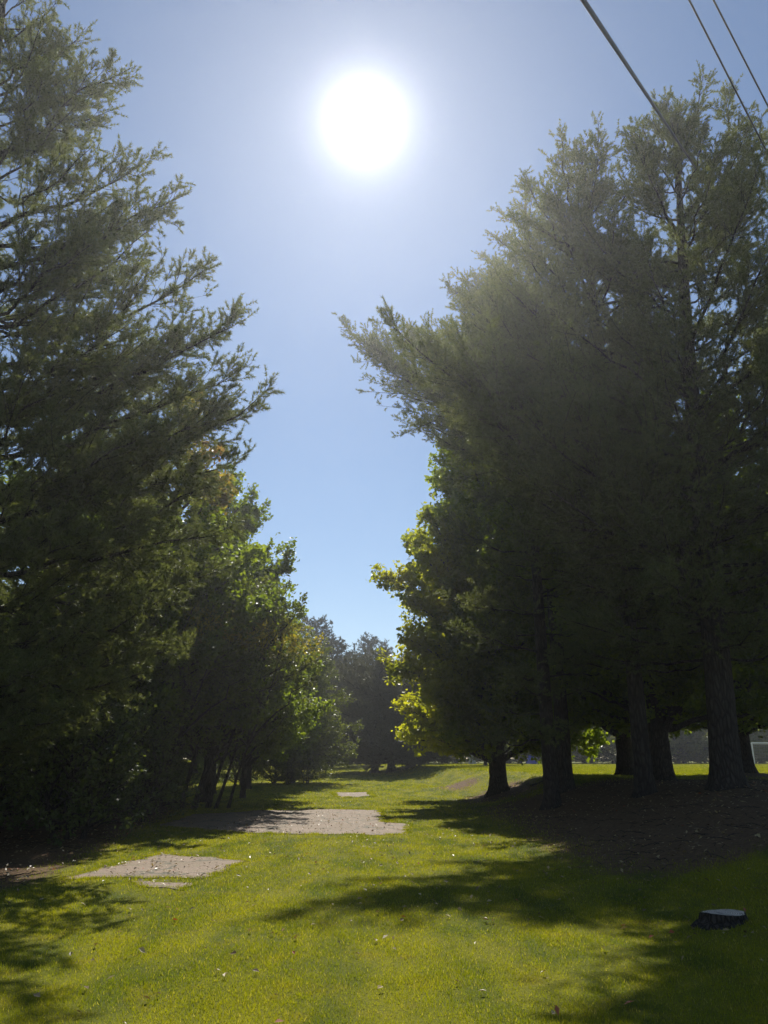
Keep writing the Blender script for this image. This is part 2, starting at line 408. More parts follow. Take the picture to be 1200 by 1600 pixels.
def grow(seed, H, r0, profile, nl, zlo, leafkind='needle', rise=(.05, .7), bow=-.12, custom=(), lean=(0, 0), trunk_top=1.0,
         d2=4.5, d3=9.0, l2=.36, per=1, K=11, nlen=.095, nw=.0045, leaf=.06, extra_trunks=(), wig=.12, hue=None, flat=.35,
         tuft3=3, twl=(.12, .34), limb_r=.018, droop=0.0, zstart=None):
    """returns (wood verts,quads),(twig verts,quads),(leaf verts,faces,tint,hue)"""
    r = np.random.default_rng(seed)
    # trunk
    NT = 22
    def trunk_line(b, lean_, Ht, s):
        t = np.linspace(0, 1, NT) ** 1.15
        p = np.stack([b[0] + lean_[0] * t + wig * np.sin(t * 5 + s) * t, b[1] + lean_[1] * t + wig * np.cos(t * 4 + 2 * s) * t, -.25 + (Ht + .25) * t], -1)
        return t, p
    lines = [((0, 0), lean, H, r0)] + list(extra_trunks)
    wood_v, wood_f, off = [], [], 0
    paths = []
    for bi, (b, ln, Ht, rr) in enumerate(lines):
        t, p = trunk_line(b, ln, Ht * trunk_top, seed + bi)
        # dense rows near the base so that the root flare reads
        zz = np.concatenate([np.linspace(-.25, 1.2, 9), np.linspace(1.5, Ht * trunk_top, 18)])
        pp = np.stack([np.interp(zz, p[:, 2], p[:, 0]), np.interp(zz, p[:, 2], p[:, 1]), zz], -1)
        tt = np.clip(zz / (Ht * trunk_top), 0, 1)
        rad = rr * (1 - tt) ** .75 * .97 + .012
        kk = 18
        a = np.arange(kk) / kk * 2 * PI
        fl = np.exp(-np.clip(zz + .1, 0, 9) / .28)
        lob = 1 + fl[:, None] * (.55 + .55 * np.sin(a * 3 + seed + bi)[None, :] * np.abs(np.cos(a * 2 + seed))[None, :]) + .05 * np.sin(a * 5 + seed)[None, :] + .03 * r.normal(size=(len(zz), kk))
        V = pp[:, None, :] + (rad[:, None] * lob)[:, :, None] * np.stack([np.cos(a), np.sin(a), 0 * a], -1)[None]
        ix = np.arange(len(zz) * kk).reshape(len(zz), kk)
        Q = np.stack([ix[:-1], np.roll(ix, -1, 1)[:-1], np.roll(ix, -1, 1)[1:], ix[1:]], -1).reshape(-1, 4)
        wood_v.append(V.reshape(-1, 3)); wood_f.append(Q + off); off += V.shape[0] * V.shape[1]
        paths.append((pp, rr, Ht * trunk_top))
    # limbs
    ti = r.integers(0, len(lines), nl)
    t = (np.arange(nl) + r.random(nl)) / nl
    zt = zlo + (H - zlo) * (1 - (1 - t) ** 1.0)
    az = np.arange(nl) * 2.399963 + r.normal(0, .35, nl)
    L = profile(zt, az) * (.62 + .5 * r.random(nl))
    tn = np.clip((zt - zlo) / (H - zlo), 0, 1)
    zs = zt - L * (rise[0] + (rise[1] - rise[0]) * tn)
    zs = np.maximum(zs, (zlo * .55 if zstart is None else zstart) + .3 * r.random(nl))
    zs = np.minimum(zs, np.array([paths[i][2] for i in ti]) * .985)
    S = np.zeros((nl, 3)); R0 = np.zeros(nl)
    for i, (pp, rr, Ht) in enumerate(paths):
        m = ti == i
        S[m] = np.stack([np.interp(zs[m], pp[:, 2], pp[:, 0]), np.interp(zs[m], pp[:, 2], pp[:, 1]), zs[m]], -1)
    mid = np.stack([np.interp(zt, paths[0][0][:, 2], paths[0][0][:, 0]), np.interp(zt, paths[0][0][:, 2], paths[0][0][:, 1])], -1)
    E = np.stack([mid[:, 0] + L * np.cos(az), mid[:, 1] + L * np.sin(az), zt], -1)
    # the leader itself carries foliage
    top = paths[0][0][-1]
    E = np.concatenate([E, [[top[0], top[1], top[2] + .3]]]); S = np.concatenate([S, [[top[0], top[1], top[2] * .93]]])
    if len(custom):
        cu = np.array(custom, float)
        cs = np.stack([np.interp(cu[:, 0], paths[0][0][:, 2], paths[0][0][:, 0]), np.interp(cu[:, 0], paths[0][0][:, 2], paths[0][0][:, 1]), cu[:, 0]], -1)
        S = np.concatenate([S, cs]); E = np.concatenate([E, cu[:, 1:4]])
    nl = len(S); LL = np.linalg.norm(E - S, axis=1)
    NB = 10; uu = np.linspace(0, 1, NB)[None, :, None]
    Cc = (S + E) / 2 + UP * (bow * LL)[:, None] + r.normal(0, .06, (nl, 3)) * LL[:, None]
    P1 = (1 - uu) ** 2 * S[:, None] + 2 * uu * (1 - uu) * Cc[:, None] + uu ** 2 * E[:, None]
    jit = r.normal(0, 1, (nl, NB, 3)) * .018 * LL[:, None, None] * np.sin(uu * PI); P1 = P1 + jit
    rl = np.clip(limb_r * LL, .012, r0 * .55)
    R1 = rl[:, None] * (1 - np.linspace(0, 1, NB)[None]) ** .9 + .004
    v, qd = tubes(P1, R1, 7); wood_v.append(v); wood_f.append(qd + off); off += len(v)
    limb_rand = r.random(nl)
    def sample(P, li, u):
        n = P.shape[1] - 1; x = np.clip(u, 0, .9999) * n; i = x.astype(int); f = (x - i)[:, None]
        a, b = P[li, i], P[li, i + 1]
        return a * (1 - f) + b * f, norm(b - a)
    # second order
    c2 = np.maximum(3, (LL * d2)).astype(int); li = np.repeat(np.arange(nl), c2); n2 = len(li)
    u = .14 + .85 * r.random(n2) ** .8
    p, tg = sample(P1, li, u)
    sgn = np.where(r.random(n2) > .5, 1, -1)
    side = np.cross(tg, UP); axis_ = norm(np.cross(tg, side) * 1.0 + r.normal(0, flat, (n2, 3)))
    dr = rot_about(tg, axis_, sgn * (.55 + .55 * r.random(n2)))
    dr = norm(dr + UP * (.10 * r.normal(size=n2) + .06 - droop * .4)[:, None])
    ln2 = np.clip(l2 * LL[li] * (1.08 - u) * (.6 + .7 * r.random(n2)), .18, 2.6)
    N2 = 5; w = np.linspace(0, 1, N2)[None, :, None]
    P2 = p[:, None] + dr[:, None] * ln2[:, None, None] * w + (tg * .18 + UP * (.10 - droop))[:, None] * ln2[:, None, None] * w ** 2 + r.normal(0, .02, (n2, N2, 3)) * ln2[:, None, None] * w
    R2 = (.0035 + .006 * ln2)[:, None] * (1 - np.linspace(0, 1, N2)[None] * .8)
    # include limb outer halves as carriers too
    tw_v, tw_f = tubes(P2, R2, 3); toff = len(tw_v); tws = [tw_v]; tfs = [tw_f]
    # twigs
    c3 = np.maximum(2, (ln2 * d3)).astype(int); bi = np.repeat(np.arange(n2), c3); n3 = len(bi)
    u3 = .12 + .88 * r.random(n3) ** .85
    p3, t3 = sample(P2, bi, u3)
    cL = np.maximum(2, (LL * d3 * .35)).astype(int); bl = np.repeat(np.arange(nl), cL); pL, tL = sample(P1, bl, .35 + .65 * r.random(len(bl)) ** .7)
    tipm = r.random(len(bl)) < .15
    p3 = np.concatenate([p3, pL]); t3 = np.concatenate([t3, tL]); l3 = np.concatenate([li[bi], bl]); n3 = len(p3)
    d3v = norm(t3 * .9 + r.normal(0, .55, (n3, 3)) + UP * (.15 - droop * 1.6))
    ln3 = twl[0] + (twl[1] - twl[0]) * r.random(n3)
    e3 = p3 + d3v * ln3[:, None]
    P3 = np.stack([p3, e3], 1); R3 = np.stack([np.full(n3, .0035), np.full(n3, .0015)], 1)
    v, f = tubes(P3, R3, 3); tws.append(v); tfs.append(f + toff)
    # foliage points
    kf = np.repeat(np.arange(n3), tuft3); nf = len(kf)
    uf = (np.tile(np.arange(tuft3), n3) + r.random(nf) * .8) / tuft3; uf = 1 - uf * .75
    pf = p3[kf] * (1 - uf)[:, None] + e3[kf] * uf[:, None]
    tint0 = np.clip(.55 * limb_rand[l3[kf]] + .45 * (.5 + .5 * np.sin(pf[:, 0] * 2.1 + seed) * np.cos(pf[:, 2] * 1.9 + pf[:, 1] * 1.3)), 0, 1)
    hv = hue(pf, r) if hue else np.zeros(nf)
    if leafkind == 'needle':
        kk = np.repeat(np.arange(nf), K); n = len(kk)
        dirn = norm(d3v[kf][kk] * .75 + r.normal(0, .55, (n, 3)) + UP * .12)
        b = pf[kk]; l = nlen * (.7 + .5 * r.random(n))
        wv = norm(np.cross(dirn, r.normal(0, 1, (n, 3)))) * (nw * (.8 + .5 * r.random(n)))[:, None]
        V = np.stack([b - wv, b + wv, b + dirn * l[:, None]], 1).reshape(-1, 3); F = np.arange(n * 3).reshape(n, 3)
        t_ = np.clip(.45 * tint0[kk] + .35 * r.random(nf)[kk] + .3 * r.random(n), 0, 1)
        return np.concatenate(wood_v), np.concatenate(wood_f), np.concatenate(tws), np.concatenate(tfs), V, F, np.repeat(t_, 3), np.repeat(hv[kk], 3)
    kk = np.repeat(np.arange(nf), per); n = len(kk)
    s = leaf * (.6 + .7 * r.random(n))
    c0 = pf[kk] + r.normal(0, leaf * .9, (n, 3))
    nn = norm(r.normal(0, .62, (n, 3)) + UP * .5 * (1 - droop * 2)); a_ = norm(np.cross(nn, r.normal(0, 1, (n, 3)))); b_ = np.cross(nn, a_)
    S_ = s[:, None]
    V = np.stack([c0 - a_ * S_, c0 + b_ * S_ * .72 + nn * S_ * .22 + a_ * S_ * .12, c0 + a_ * S_, c0 - b_ * S_ * .72 + nn * S_ * .22 + a_ * S_ * .12], 1).reshape(-1, 3)
    F = np.arange(n * 4).reshape(n, 4)
    t_ = np.clip(.5 * tint0[kk] + .6 * r.random(n), 0, 1)
    return np.concatenate(wood_v), np.concatenate(wood_f), np.concatenate(tws), np.concatenate(tfs), V, F, np.repeat(t_, 4), np.repeat(hv[kk], 4)

NTRI = [0]
def tree(name, label, cat, loc, mleaf, mbark, group=None, rotz=0.0, **kw):
    wv, wf, tv, tf, lv, lf, ti, hu = grow(**kw)
    NTRI[0] += len(lf) * (lf.shape[1] - 2)
    x, y = loc[0], loc[1]; z = float(gz(x, y)) if len(loc) < 3 else loc[2]
    root = empty(name, (x, y, z), rotz); tag(root, label, cat, group)
    link('trunk', np_mesh('trunk', wv, [wf], None, [mbark], smooth=True), root)
    V = np.concatenate([tv, lv]); nt_ = len(tv)
    mi = np.concatenate([np.ones(len(tf), int), np.zeros(len(lf), int)])
    me = np_mesh('crown', V, [tf, lf + nt_], {'tint': np.concatenate([np.zeros(nt_), ti]), 'hue': np.concatenate([np.zeros(nt_), hu])}, [mleaf, mbark], mi)
    link('crown', me, root)
    return root

def place(src, label, x, y, rz, s=1.0, sz=None, group=None):
    c = copy_tree(src); c.location = (x, y, float(gz(x, y))); c.rotation_euler = (0, 0, rz); c.scale = (s, s, sz or s)
    c['label'] = label
    if group: c['group'] = group
    elif 'group' in c: del c['group']
    return c

def interp_profile(zs, rs, lobe=.15, ph=0.0, side=None):
    def f(z, az):
        rr = np.interp(z, zs, rs) * (1 + lobe * np.sin(3 * az + ph + z * .5))
        if side: rr = rr * (1 + side[1] * np.cos(az - side[0]))
        return rr
    return f

# --- big white pine at the left edge
LX, LY = -8.2, 15.0
def rel(bx, by, pts):
    return [(z0, x - bx, y - by, z) for z0, x, y, z in pts]
cl = rel(LX, LY, [
 (16.5, -6.1, 14.6, 17.6), (15.2, -6.6, 14.9, 16.6), (13.2, -5.3, 14.6, 14.9), (12.0, -4.5, 15.0, 14.3), (10.6, -4.9, 14.0, 12.6), (9.5, -3.9, 14.8, 12.1), (8.6, -3.3, 15.3, 11.2), (8.3, -3.0, 14.6, 10.6),
 (7.4, -2.9, 15.2, 9.9), (6.9, -2.45, 15.0, 9.2), (6.6, -3.3, 14.2, 8.4), (6.0, -3.0, 15.3, 7.6), (5.6, -3.4, 14.3, 6.7), (5.0, -2.95, 14.9, 6.1), (4.6, -3.2, 15.4, 5.3), (4.0, -4.0, 13.9, 4.4), (3.5, -3.5, 14.5, 3.7), (3.1, -4.3, 14.2, 3.1), (2.8, -5.4, 13.6, 2.3),
 (18.6, -8.3, 14.8, 20.0), (17.0, -7.2, 14.2, 18.4), (19.5, -8.9, 14.9, 21.0), (16.0, -7.8, 13.4, 17.6), (14.5, -7.4, 13.2, 16.0), (6.2, -4.3, 13.1, 7.4), (5.0, -5.0, 12.8, 5.2), (8.0, -4.8, 12.8, 9.4), (10.5, -5.6, 12.9, 11.4)])
tree('pine_tree', 'tall feathery pine filling the left edge of the picture', 'pine tree', (LX, LY), M_needle, M_bark_pine,
     seed=3, H=23, r0=.34, profile=interp_profile([2, 5, 9, 14, 19, 23], [3.6, 4.6, 4.4, 3.6, 2.3, .5]), nl=104, zlo=1.8, rise=(.1, .75), custom=cl, lean=(-1.9, 0), d2=7.5, d3=11, K=13, tuft3=5, nw=.006, limb_r=.011, l2=.42, twl=(.14, .42))

# --- right hand pines
AX, AY = 6.35, 20.0
ca = rel(AX, AY, [(9.8, 2.0, 18.8, 12.9), (9.4, 1.7, 18.5, 12.1), (10.0, 2.8, 18.4, 13.2), (10.4, 3.4, 19.4, 12.4), (11.2, 3.2, 19.0, 14.1), (11.6, 3.6, 19.8, 14.6), (12.4, 3.9, 19.2, 15.4),
 (13.2, 3.9, 19.5, 16.4), (13.8, 4.1, 18.8, 17.4), (14.4, 4.8, 19.6, 17.9), (15.0, 5.4, 19.0, 19.0), (15.6, 6.0, 19.6, 19.2), (16.2, 6.7, 19.3, 19.8), (9.0, 1.9, 17.9, 11.5), (9.6, 2.3, 18.9, 13.1), (9.2, 3.0, 17.8, 12.0)])  # leftmost limbs are added to throw a strip of shade on the lawn
tree('pine_tree', 'straight dark pine trunk left of the forked maple trunk', 'pine tree', (AX, AY), M_needle, M_bark_pine,
     seed=8, H=19.3, r0=.21, profile=interp_profile([3, 6, 9, 13, 16.5, 19.3], [2.2, 2.6, 2.8, 3.2, 2.6, .7]), nl=76, zlo=3.2, rise=(.1, .95), custom=ca, d2=7.5, d3=11, K=13, tuft3=5, nw=.006, limb_r=.011, l2=.42, twl=(.14, .42))
PX_, PY_ = 5.75, 26.0
cp_ = rel(PX_, PY_, [(12.6, -1.9, 29.0, 18.9), (12.2, -.7, 28.6, 17.7), (13.0, .2, 28.4, 17.6), (11.5, .64, 28.6, 14.0), (11.8, 1.2, 28.0, 15.4), (12.0, 2.0, 28.4, 17.4), (13.2, 2.4, 28.8, 17.9), (12.6, 1.9, 27.6, 16.4), (14.6, 3.2, 28.6, 20.2), (15.2, 3.9, 28.2, 20.6), (16.5, 4.8, 28.6, 21.6), (17.0, 5.6, 28.6, 22.4), (16, 3.6, 27.6, 19.4), (13.4, .9, 28.0, 17.9), (11.0, 1.4, 27.6, 13.4)])
tree('pine_tree', 'pine whose long lone branch reaches left over the lawn', 'pine tree', (PX_, PY_), M_needle, M_bark_pine,
     seed=14, H=23.0, r0=.24, profile=interp_profile([3, 7, 10, 13, 16, 20, 23], [1.3, 1.5, 2.2, 3.6, 3.8, 2.6, .7], side=(PI, .05)), nl=76, zlo=6.5, rise=(.1, .9), custom=cp_, d2=7.5, d3=11, K=13, tuft3=5, nw=.006, limb_r=.011, l2=.42, twl=(.14, .42))
BX, BY = 7.6, 18.2
cb = rel(BX, BY, [(7.6, .1, 15.0, 9.8), (6.6, 1.2, 15.2, 8.9), (7.0, 1.0, 15.4, 9.5), (6.2, 1.9, 15.5, 8.1), (5.8, 2.4, 15.6, 7.3), (5.2, 2.9, 15.4, 6.6), (6.0, 3.0, 15.0, 7.6), (8.5, 3.3, 17.4, 10.6), (9, 4.2, 17.2, 11.6), (8, 3.9, 17.9, 9.9), (16.4, 9.5, 18.0, 20.0), (15.8, 8.3, 17.9, 19.0), (15.5, 8.9, 18.4, 19.4), (15, 10.3, 18.2, 19.6), (14.5, 7.4, 18.2, 18.4), (13, 10.8, 17.6, 18.2), (14, 7.0, 17.6, 17.6), (5.0, 3.6, 17.6, 8.8), (4.8, 4.3, 17.3, 8.2), (5.6, 2.9, 18, 9.2), (5.2, 4.0, 17.9, 7.8)])  # long low limbs to the left are added to shade the lawn and stump
tree('pine_tree', 'thickest dark pine trunk at the right under the tallest crown', 'pine tree', (BX, BY), M_needle, M_bark_pine,
     seed=21, H=18.3, r0=.33, profile=interp_profile([3, 6, 8.5, 10.5, 14, 16.5, 18.3], [3.2, 4.4, 4.9, 3.8, 3.4, 2.5, .9], side=(PI * 1.15, .12)), nl=100, zlo=3.0, rise=(.1, 1.0), custom=cb, lean=(.9, 0), d2=7.5, d3=11, K=13, tuft3=5, nw=.006, limb_r=.011, l2=.42, twl=(.14, .42))

# generic pine used for more trees
def pine_kw(seed, H, r0=.25, nl=52, R=3.2, **k):
    d = dict(seed=seed, H=H, r0=r0, profile=interp_profile([H * .1, H * .3, H * .55, H * .8, H], [R * .75, R, R * .85, R * .5, .4]), nl=nl, zlo=H * .12, rise=(.05, .7), d2=6.0, d3=10, K=11, tuft3=4, nw=.008, nlen=.11, limb_r=.012, l2=.42, twl=(.14, .42))
    d.update(k); return d
gp = tree('pine_tree', 'pine cropped by the right edge with sky gaps in it', 'pine tree', (12.9, 20.5), M_needle, M_bark_pine, **pine_kw(31, 20.0, R=3.6, nl=50))
place(gp, 'slim straight pine trunk left of the big pines', 4.55, 22.3, 2.1, .82, .74)
place(gp, 'dark pine deep behind the left edge pine', -13.4, 22.0, 4.0, 1.0, .9)

# --- broadleaf trees
def maple_kw(seed, H, R, r0=.25, nl=60, zlo=2.6, leaf=.085, **k):
    d = dict(seed=seed, H=H, r0=r0, profile=interp_profile([zlo * .8, H * .25, H * .45, H * .7, H * .9, H], [R * .75, R, R * 1.02, R * .8, R * .42, .4], lobe=.12), nl=nl, zlo=zlo, leafkind='leaf', rise=(.45, 1.1), bow=.10,
             d2=5.0, d3=8.0, l2=.45, per=2, tuft3=4, leaf=leaf, flat=.9, twl=(.15, .5), trunk_top=.9, limb_r=.022)
    d.update(k); return d
def hue_yellow(p, r):
    k = np.clip((-p[:, 0] + .2) / 3.0, 0, 1) * np.clip((14.5 - p[:, 2]) / 5, .15, 1)
    n = .5 + .5 * np.sin(p[:, 0] * 1.7 + 2) * np.cos(p[:, 2] * 1.3 + p[:, 1])
    return np.clip(k * n * 1.1 - .15 + .25 * r.random(len(p)) * k, 0, .8)
tree('maple_tree', 'broad maple with yellowing leaves along its left side', 'maple tree', (4.6, 33.0), M_maple_y, M_bark, **maple_kw(41, 17.4, 4.7, .34, nl=130, zlo=1.9, hue=hue_yellow, per=2, leaf=.10))
g2 = tree('maple_tree', 'maple with the forked trunk standing between the two big pines', 'maple tree', (8.3, 24.3), M_maple, M_bark, **maple_kw(43, 15.5, 4.6, .30, nl=90, zlo=2.3))
place(g2, 'leaning maple on the leafy mound by the goal', 12.45, 28.0, 2.9, .8, .85)
place(g2, 'dark maple at the back of the shaded grove', 9.2, 31.0, 4.4, 1.0, 1.02)

def hue_red(p, r):
    k = np.clip((p[:, 2] - 9.4) / 2.5, 0, 1) * np.clip((p[:, 0] + .5) / 2.0, .1, 1)
    return np.clip(k * (.35 + .6 * r.random(len(p))), 0, .9)
tree('maple_tree', 'maple with red tinged top behind the left pine', 'maple tree', (-7.3, 26.0), M_maple, M_bark, **maple_kw(51, 14.6, 3.8, .18, nl=62, zlo=2.8, hue=hue_red))
g3 = tree('maple_tree', 'fresh green maple stepping down to the open sky', 'maple tree', (-6.9, 32.0), M_maple, M_bark, **maple_kw(55, 13.8, 4.2, .17, nl=84, zlo=2.8, leaf=.085))
place(g3, 'maple hidden deep in the left wood', -12.0, 30.0, 2.0, 1.15)
place(g3, 'low maple behind the leaning stems', -8.2, 39.0, 1.0, .95)
place(g3, 'maple between the leaning stems and the birch', -7.2, 43.5, 2.6, .8)
place(g3, 'dense maple right beside the leaning stem clump', -6.0, 35.0, 4.2, .62, .7)
place(g3, 'maple at the far end of the left wood', -13.5, 46.0, 3.6, 1.1)

# clump of leaning thin stems
et = [((.4, .3), (1.9, .2), 7.6, .06), ((-.5, .2), (1.3, .1), 7.2, .07), ((.75, -.2), (1.8, -.1), 6.0, .045), ((-1.1, -.3), (1.1, .3), 6.8, .06), ((.1, -.6), (2.4, 0), 6.6, .05), ((1.15, .1), (1.5, -.2), 5.4, .04), ((-.2, .8), (2.0, .4), 7.0, .06)]
def hue_gold(p, r): return np.clip(.9 - np.abs(p[:, 2] - 5.6) / .9, 0, 1) * np.clip((p[:, 0] - .6) / 1.0, 0, 1) * (r.random(len(p)) > .25)
sk = dict(seed=61, H=8.0, r0=.08, profile=interp_profile([1.5, 4, 6, 8], [1.2, 2.4, 2.3, .6]), nl=60, zlo=2.2, leafkind='leaf', rise=(.6, 1.2), bow=.06, lean=(2.2, 0), extra_trunks=et, d2=4.0, d3=7, l2=.4, per=2, tuft3=3, leaf=.06, flat=.9, twl=(.15, .4), hue=hue_gold, wig=.2, trunk_top=.95)
cg = tree('multi_stem_tree', 'clump of thin dark stems leaning right at the wood edge', 'tree', (-6.5, 28.0), M_birch, M_bark, **sk)
place(cg, 'second leaning stem clump nearer the dark thicket', -8.2, 24.6, .25, 1.0, 1.0)

# birch with hanging twigs
tree('birch_tree', 'birch with fine hanging foliage down to the grass', 'birch tree', (-5.6, 50.0), M_birch, M_bark, **dict(seed=71, H=9.3, r0=.13, profile=interp_profile([.5, 3, 6, 8, 9.3], [2.9, 3.6, 3.3, 2.2, .6]), nl=110, zlo=.8, leafkind='leaf', rise=(.9, 1.2), bow=.25, d2=5, d3=8, l2=.35, per=2, tuft3=4, leaf=.065, flat=.7, twl=(.2, .6), droop=.30, zstart=1.0))
# spreading pine in the distance on three trunks
tree('pine_tree', 'wide low pine on several dark trunks at the end of the lawn', 'pine tree', (.6, 66.0), M_needle_grey, M_bark_pine, **dict(seed=81, H=9.6, r0=.30, profile=interp_profile([.8, 3.0, 6, 8.4, 9.6], [5.4, 7.2, 7.0, 5.6, 3.6]), nl=140, zlo=.9, rise=(.0, .6), extra_trunks=[((-1.4, .4), (.3, 0), 9, .26), ((1.5, 1.0), (.4, 0), 9, .38)], trunk_top=.86, d2=6.5, K=9, nlen=.17, nw=.016, d3=6, tuft3=4, twl=(.2, .5), zstart=1.3))
fp = tree('pine_tree', 'dark green pine behind the birch with a rounded top', 'pine tree', (-8.6, 92.0), M_needle_far, M_bark_pine, **dict(seed=83, H=20, r0=.35, profile=interp_profile([2, 6, 11, 16, 18.5, 20], [4, 5.0, 5.0, 4.4, 3.2, 1.8]), trunk_top=.93, nl=120, zlo=2.0, rise=(.0, .6), d2=5, K=8, nlen=.26, nw=.026, d3=5, tuft3=3, twl=(.25, .7)))
fp.scale = (.9, .9, .86)
FG = 'far trees standing beyond the field'
place(fp, 'dark pine whose slope drops to the sky gap', -5.9, 88.0, 2.0, .86, .70, group=None)
place(fp, 'far small pine tip in the sky gap', -1.6, 112.0, 1.0, .88, group=None)
bg = tree('broadleaf_tree', 'far broadleaf tree in the line beyond the field', 'tree', (3.5, 104.0), M_grey, M_bark, group=FG, **maple_kw(91, 14.0, 5.2, .25, nl=56, zlo=1.6, leaf=.20, d2=2.6, d3=3.2, per=2, twl=(.3, .9)))
r = np.random.default_rng(77)
k = 0
for i in range(26):
    x = -62 + i * 6.1 + r.normal(0, 1.2); y = 112 + 10 * r.random() + (0 if x > 0 else -14 * min(1, -x / 30))
    if abs(x + 2) < 4.5: continue
    src = fp if (i % 3 == 1) else bg
    lab = 'far dark pine in the line beyond the field' if src is fp else 'far broadleaf tree in the line beyond the field'
    place(src, lab, x, y, r.random() * 6.28, .85 + .25 * r.random(), .75 + .3 * r.random(), FG)
for i, (x, y, s) in enumerate(((19, 99, .62), (25, 101, .75), (31.5, 98, .6), (37, 102, .8), (44, 99, .66), (49, 101, .7))):
    place(bg, 'far broadleaf tree in the line beyond the field', x, y, i * 1.7, s, s * (.8 + .1 * (i % 3)), FG)
for x, y, s, rz, lab in ((-4.2, 101, .72, 5, 'rounded tree filling the gap under the far pine tip'), (3.6, 90, .7, 2, 'round tree behind the wide low pine'), (-11, 85, .7, 4, 'round tree in front of the far dark pines'), (-14, 60, .9, 1, 'broadleaf tree left of the birch at the lawn end'), (-17, 74, 1.0, 2.2, 'broadleaf tree behind the left picnic table'), (9.5, 76, .62, 3.3, 'small broadleaf tree left of the swing set')):
    place(bg, lab, x, y, rz, s)

# --- shrubs
def shrub_kw(seed, H, R, leaf=.05, **k):
    d = dict(seed=seed, H=H, r0=.05, profile=interp_profile([.2, H * .4, H * .8, H], [R * .9, R, R * .7, .3], lobe=.25), nl=46, zlo=.25, leafkind='leaf', rise=(.5, 1.2), bow=.12, d2=5, d3=8, l2=.45, per=2, tuft3=3, leaf=leaf, flat=.9, twl=(.12, .35), trunk_top=.7, zstart=.05,
             extra_trunks=[((.2, .1), (.5, .3), H * .8, .035), ((-.2, -.1), (-.5, .1), H * .8, .035)])
    d.update(k); return d
s1 = tree('shrub', 'dense dark shrub under the left pine', 'shrub', (-6.6, 17.4), M_shrub, M_bark, **shrub_kw(101, 3.2, 1.7))
SG = 'shrubs crowded along the left wood edge'
s1['group'] = SG; s1['label'] = 'dark leafy shrub in the thicket under the left pine'
for x, y, s, rz in ((-8.6, 15.6, 1.0, 1), (-10.6, 16.6, 1.15, 2), (-7.4, 20.0, 1.1, 3.1), (-9.6, 19.4, 1.2, 4.2), (-6.7, 22.4, .9, 5.3), (-8.3, 22.9, 1.2, .7), (-11.8, 20.5, 1.4, 2.6), (-9.9, 26.0, 1.3, 1.9), (-12.5, 25.5, 1.5, 3.9), (-7.7, 13.4, .7, 2.9), (-8.9, 30.5, 1.1, .2), (-9.6, 34, 1.2, 5)):
    place(s1, 'dark leafy shrub in the thicket under the left pine', x, y, rz, s, None, SG)
for x, y, sc_, rz in ((-6.6, 49.2, .8, 1), (-4.7, 49.6, .7, 2), (-8.2, 47, .9, 3), (-5.7, 48.6, .6, 5)):
    place(s1, 'low shrub at the foot of the birch', x, y, rz, sc_, None, 'shrubs at the foot of the birch')
for x, y, s, lab in ((-12.0, 58.0, .9, 'bright shrub beside the left picnic table'), (-6.7, 59, .8, 'low shrub behind the birch foliage'), ):
    place(g3, lab, x, y, 1.0, s * .38, s * .3)
for x, s in ((-4.5, 2.2), (-1.5, 2.1), (5, 2.0), (11, 2.0), (17, 2.0), (-10, 2.1), (23, 2.1), (29, 2.0), (35, 2.1), (41, 2.2), (47, 2), (-20, 2.0), (-13, 1.8), (2, 1.7), (8, 1.9), (14, 1.8), (20, 2.0), (26, 1.9), (32, 2.1), (38, 2.0), (44, 2.0), (50, 2.2), (56, 2), (62, 2.2), (-27, 2.2), (-34, 2.2), (-7, 1.9)):
    place(s1, 'dark hedge-like shrub under the far tree line', x, 104 + 2 * math.sin(x), x, s * 1.2, s * .5, 'shrubs under the far tree line')

# ------------------------------------------------------------------ things
M_white = plain_mat('white_painted_metal', (.72, .73, .74), (.80, .80, .80), 30, .35)
M_net = plain_mat('net_cord', (.25, .27, .27), (.33, .35, .35), 60, .8)
M_grey_m = plain_mat('galvanised_steel', (.32, .33, .34), (.42, .43, .44), 15, .45, .05, .6)
M_wood = plain_mat('weathered_wood', (.20, .17, .14), (.34, .30, .26), 25, .8, .3)
M_blue = plain_mat('blue_plastic', (.03, .05, .30), (.05, .07, .38), 10, .4)
M_cable = plain_mat('black_cable', (.012, .012, .014), (.03, .03, .032), 12, .5)
M_cut0 = plain_mat('cut_wood_top', (.30, .27, .23), (.45, .42, .37), 18, .7, .4)
M_cut, nt = new_mat('cut_wood_rings')
tcx = N(nt, 'ShaderNodeTexCoord'); wv = N(nt, 'ShaderNodeTexWave', wave_type='RINGS', rings_direction='Z'); wv.inputs['Scale'].default_value = 9; wv.inputs['Distortion'].default_value = 2.5; wv.inputs['Detail Scale'].default_value = 1.5; nt.links.new(tcx.outputs['Object'], wv.inputs['Vector'])
cc = mixc(nt, wv.outputs['Fac'], (.34, .28, .21), (.62, .54, .43)); cc = mixc(nt, ramp(nt, noise(nt, 7, 5, tcx.outputs['Object'], .7), .5, .65, 0, .8), cc, (.10, .085, .07))
pp_ = N(nt, 'ShaderNodeBsdfPrincipled'); pp_.inputs['Roughness'].default_value = .95; pp_.inputs['Specular IOR Level'].default_value = .05; nt.links.new(cc, pp_.inputs['Base Color'])
oo = N(nt, 'ShaderNodeOutputMaterial'); nt.links.new(pp_.outputs[0], oo.inputs[0])
M_stone = plain_mat('pale_stone', (.40, .40, .38), (.55, .55, .52), 6, .8, .3)

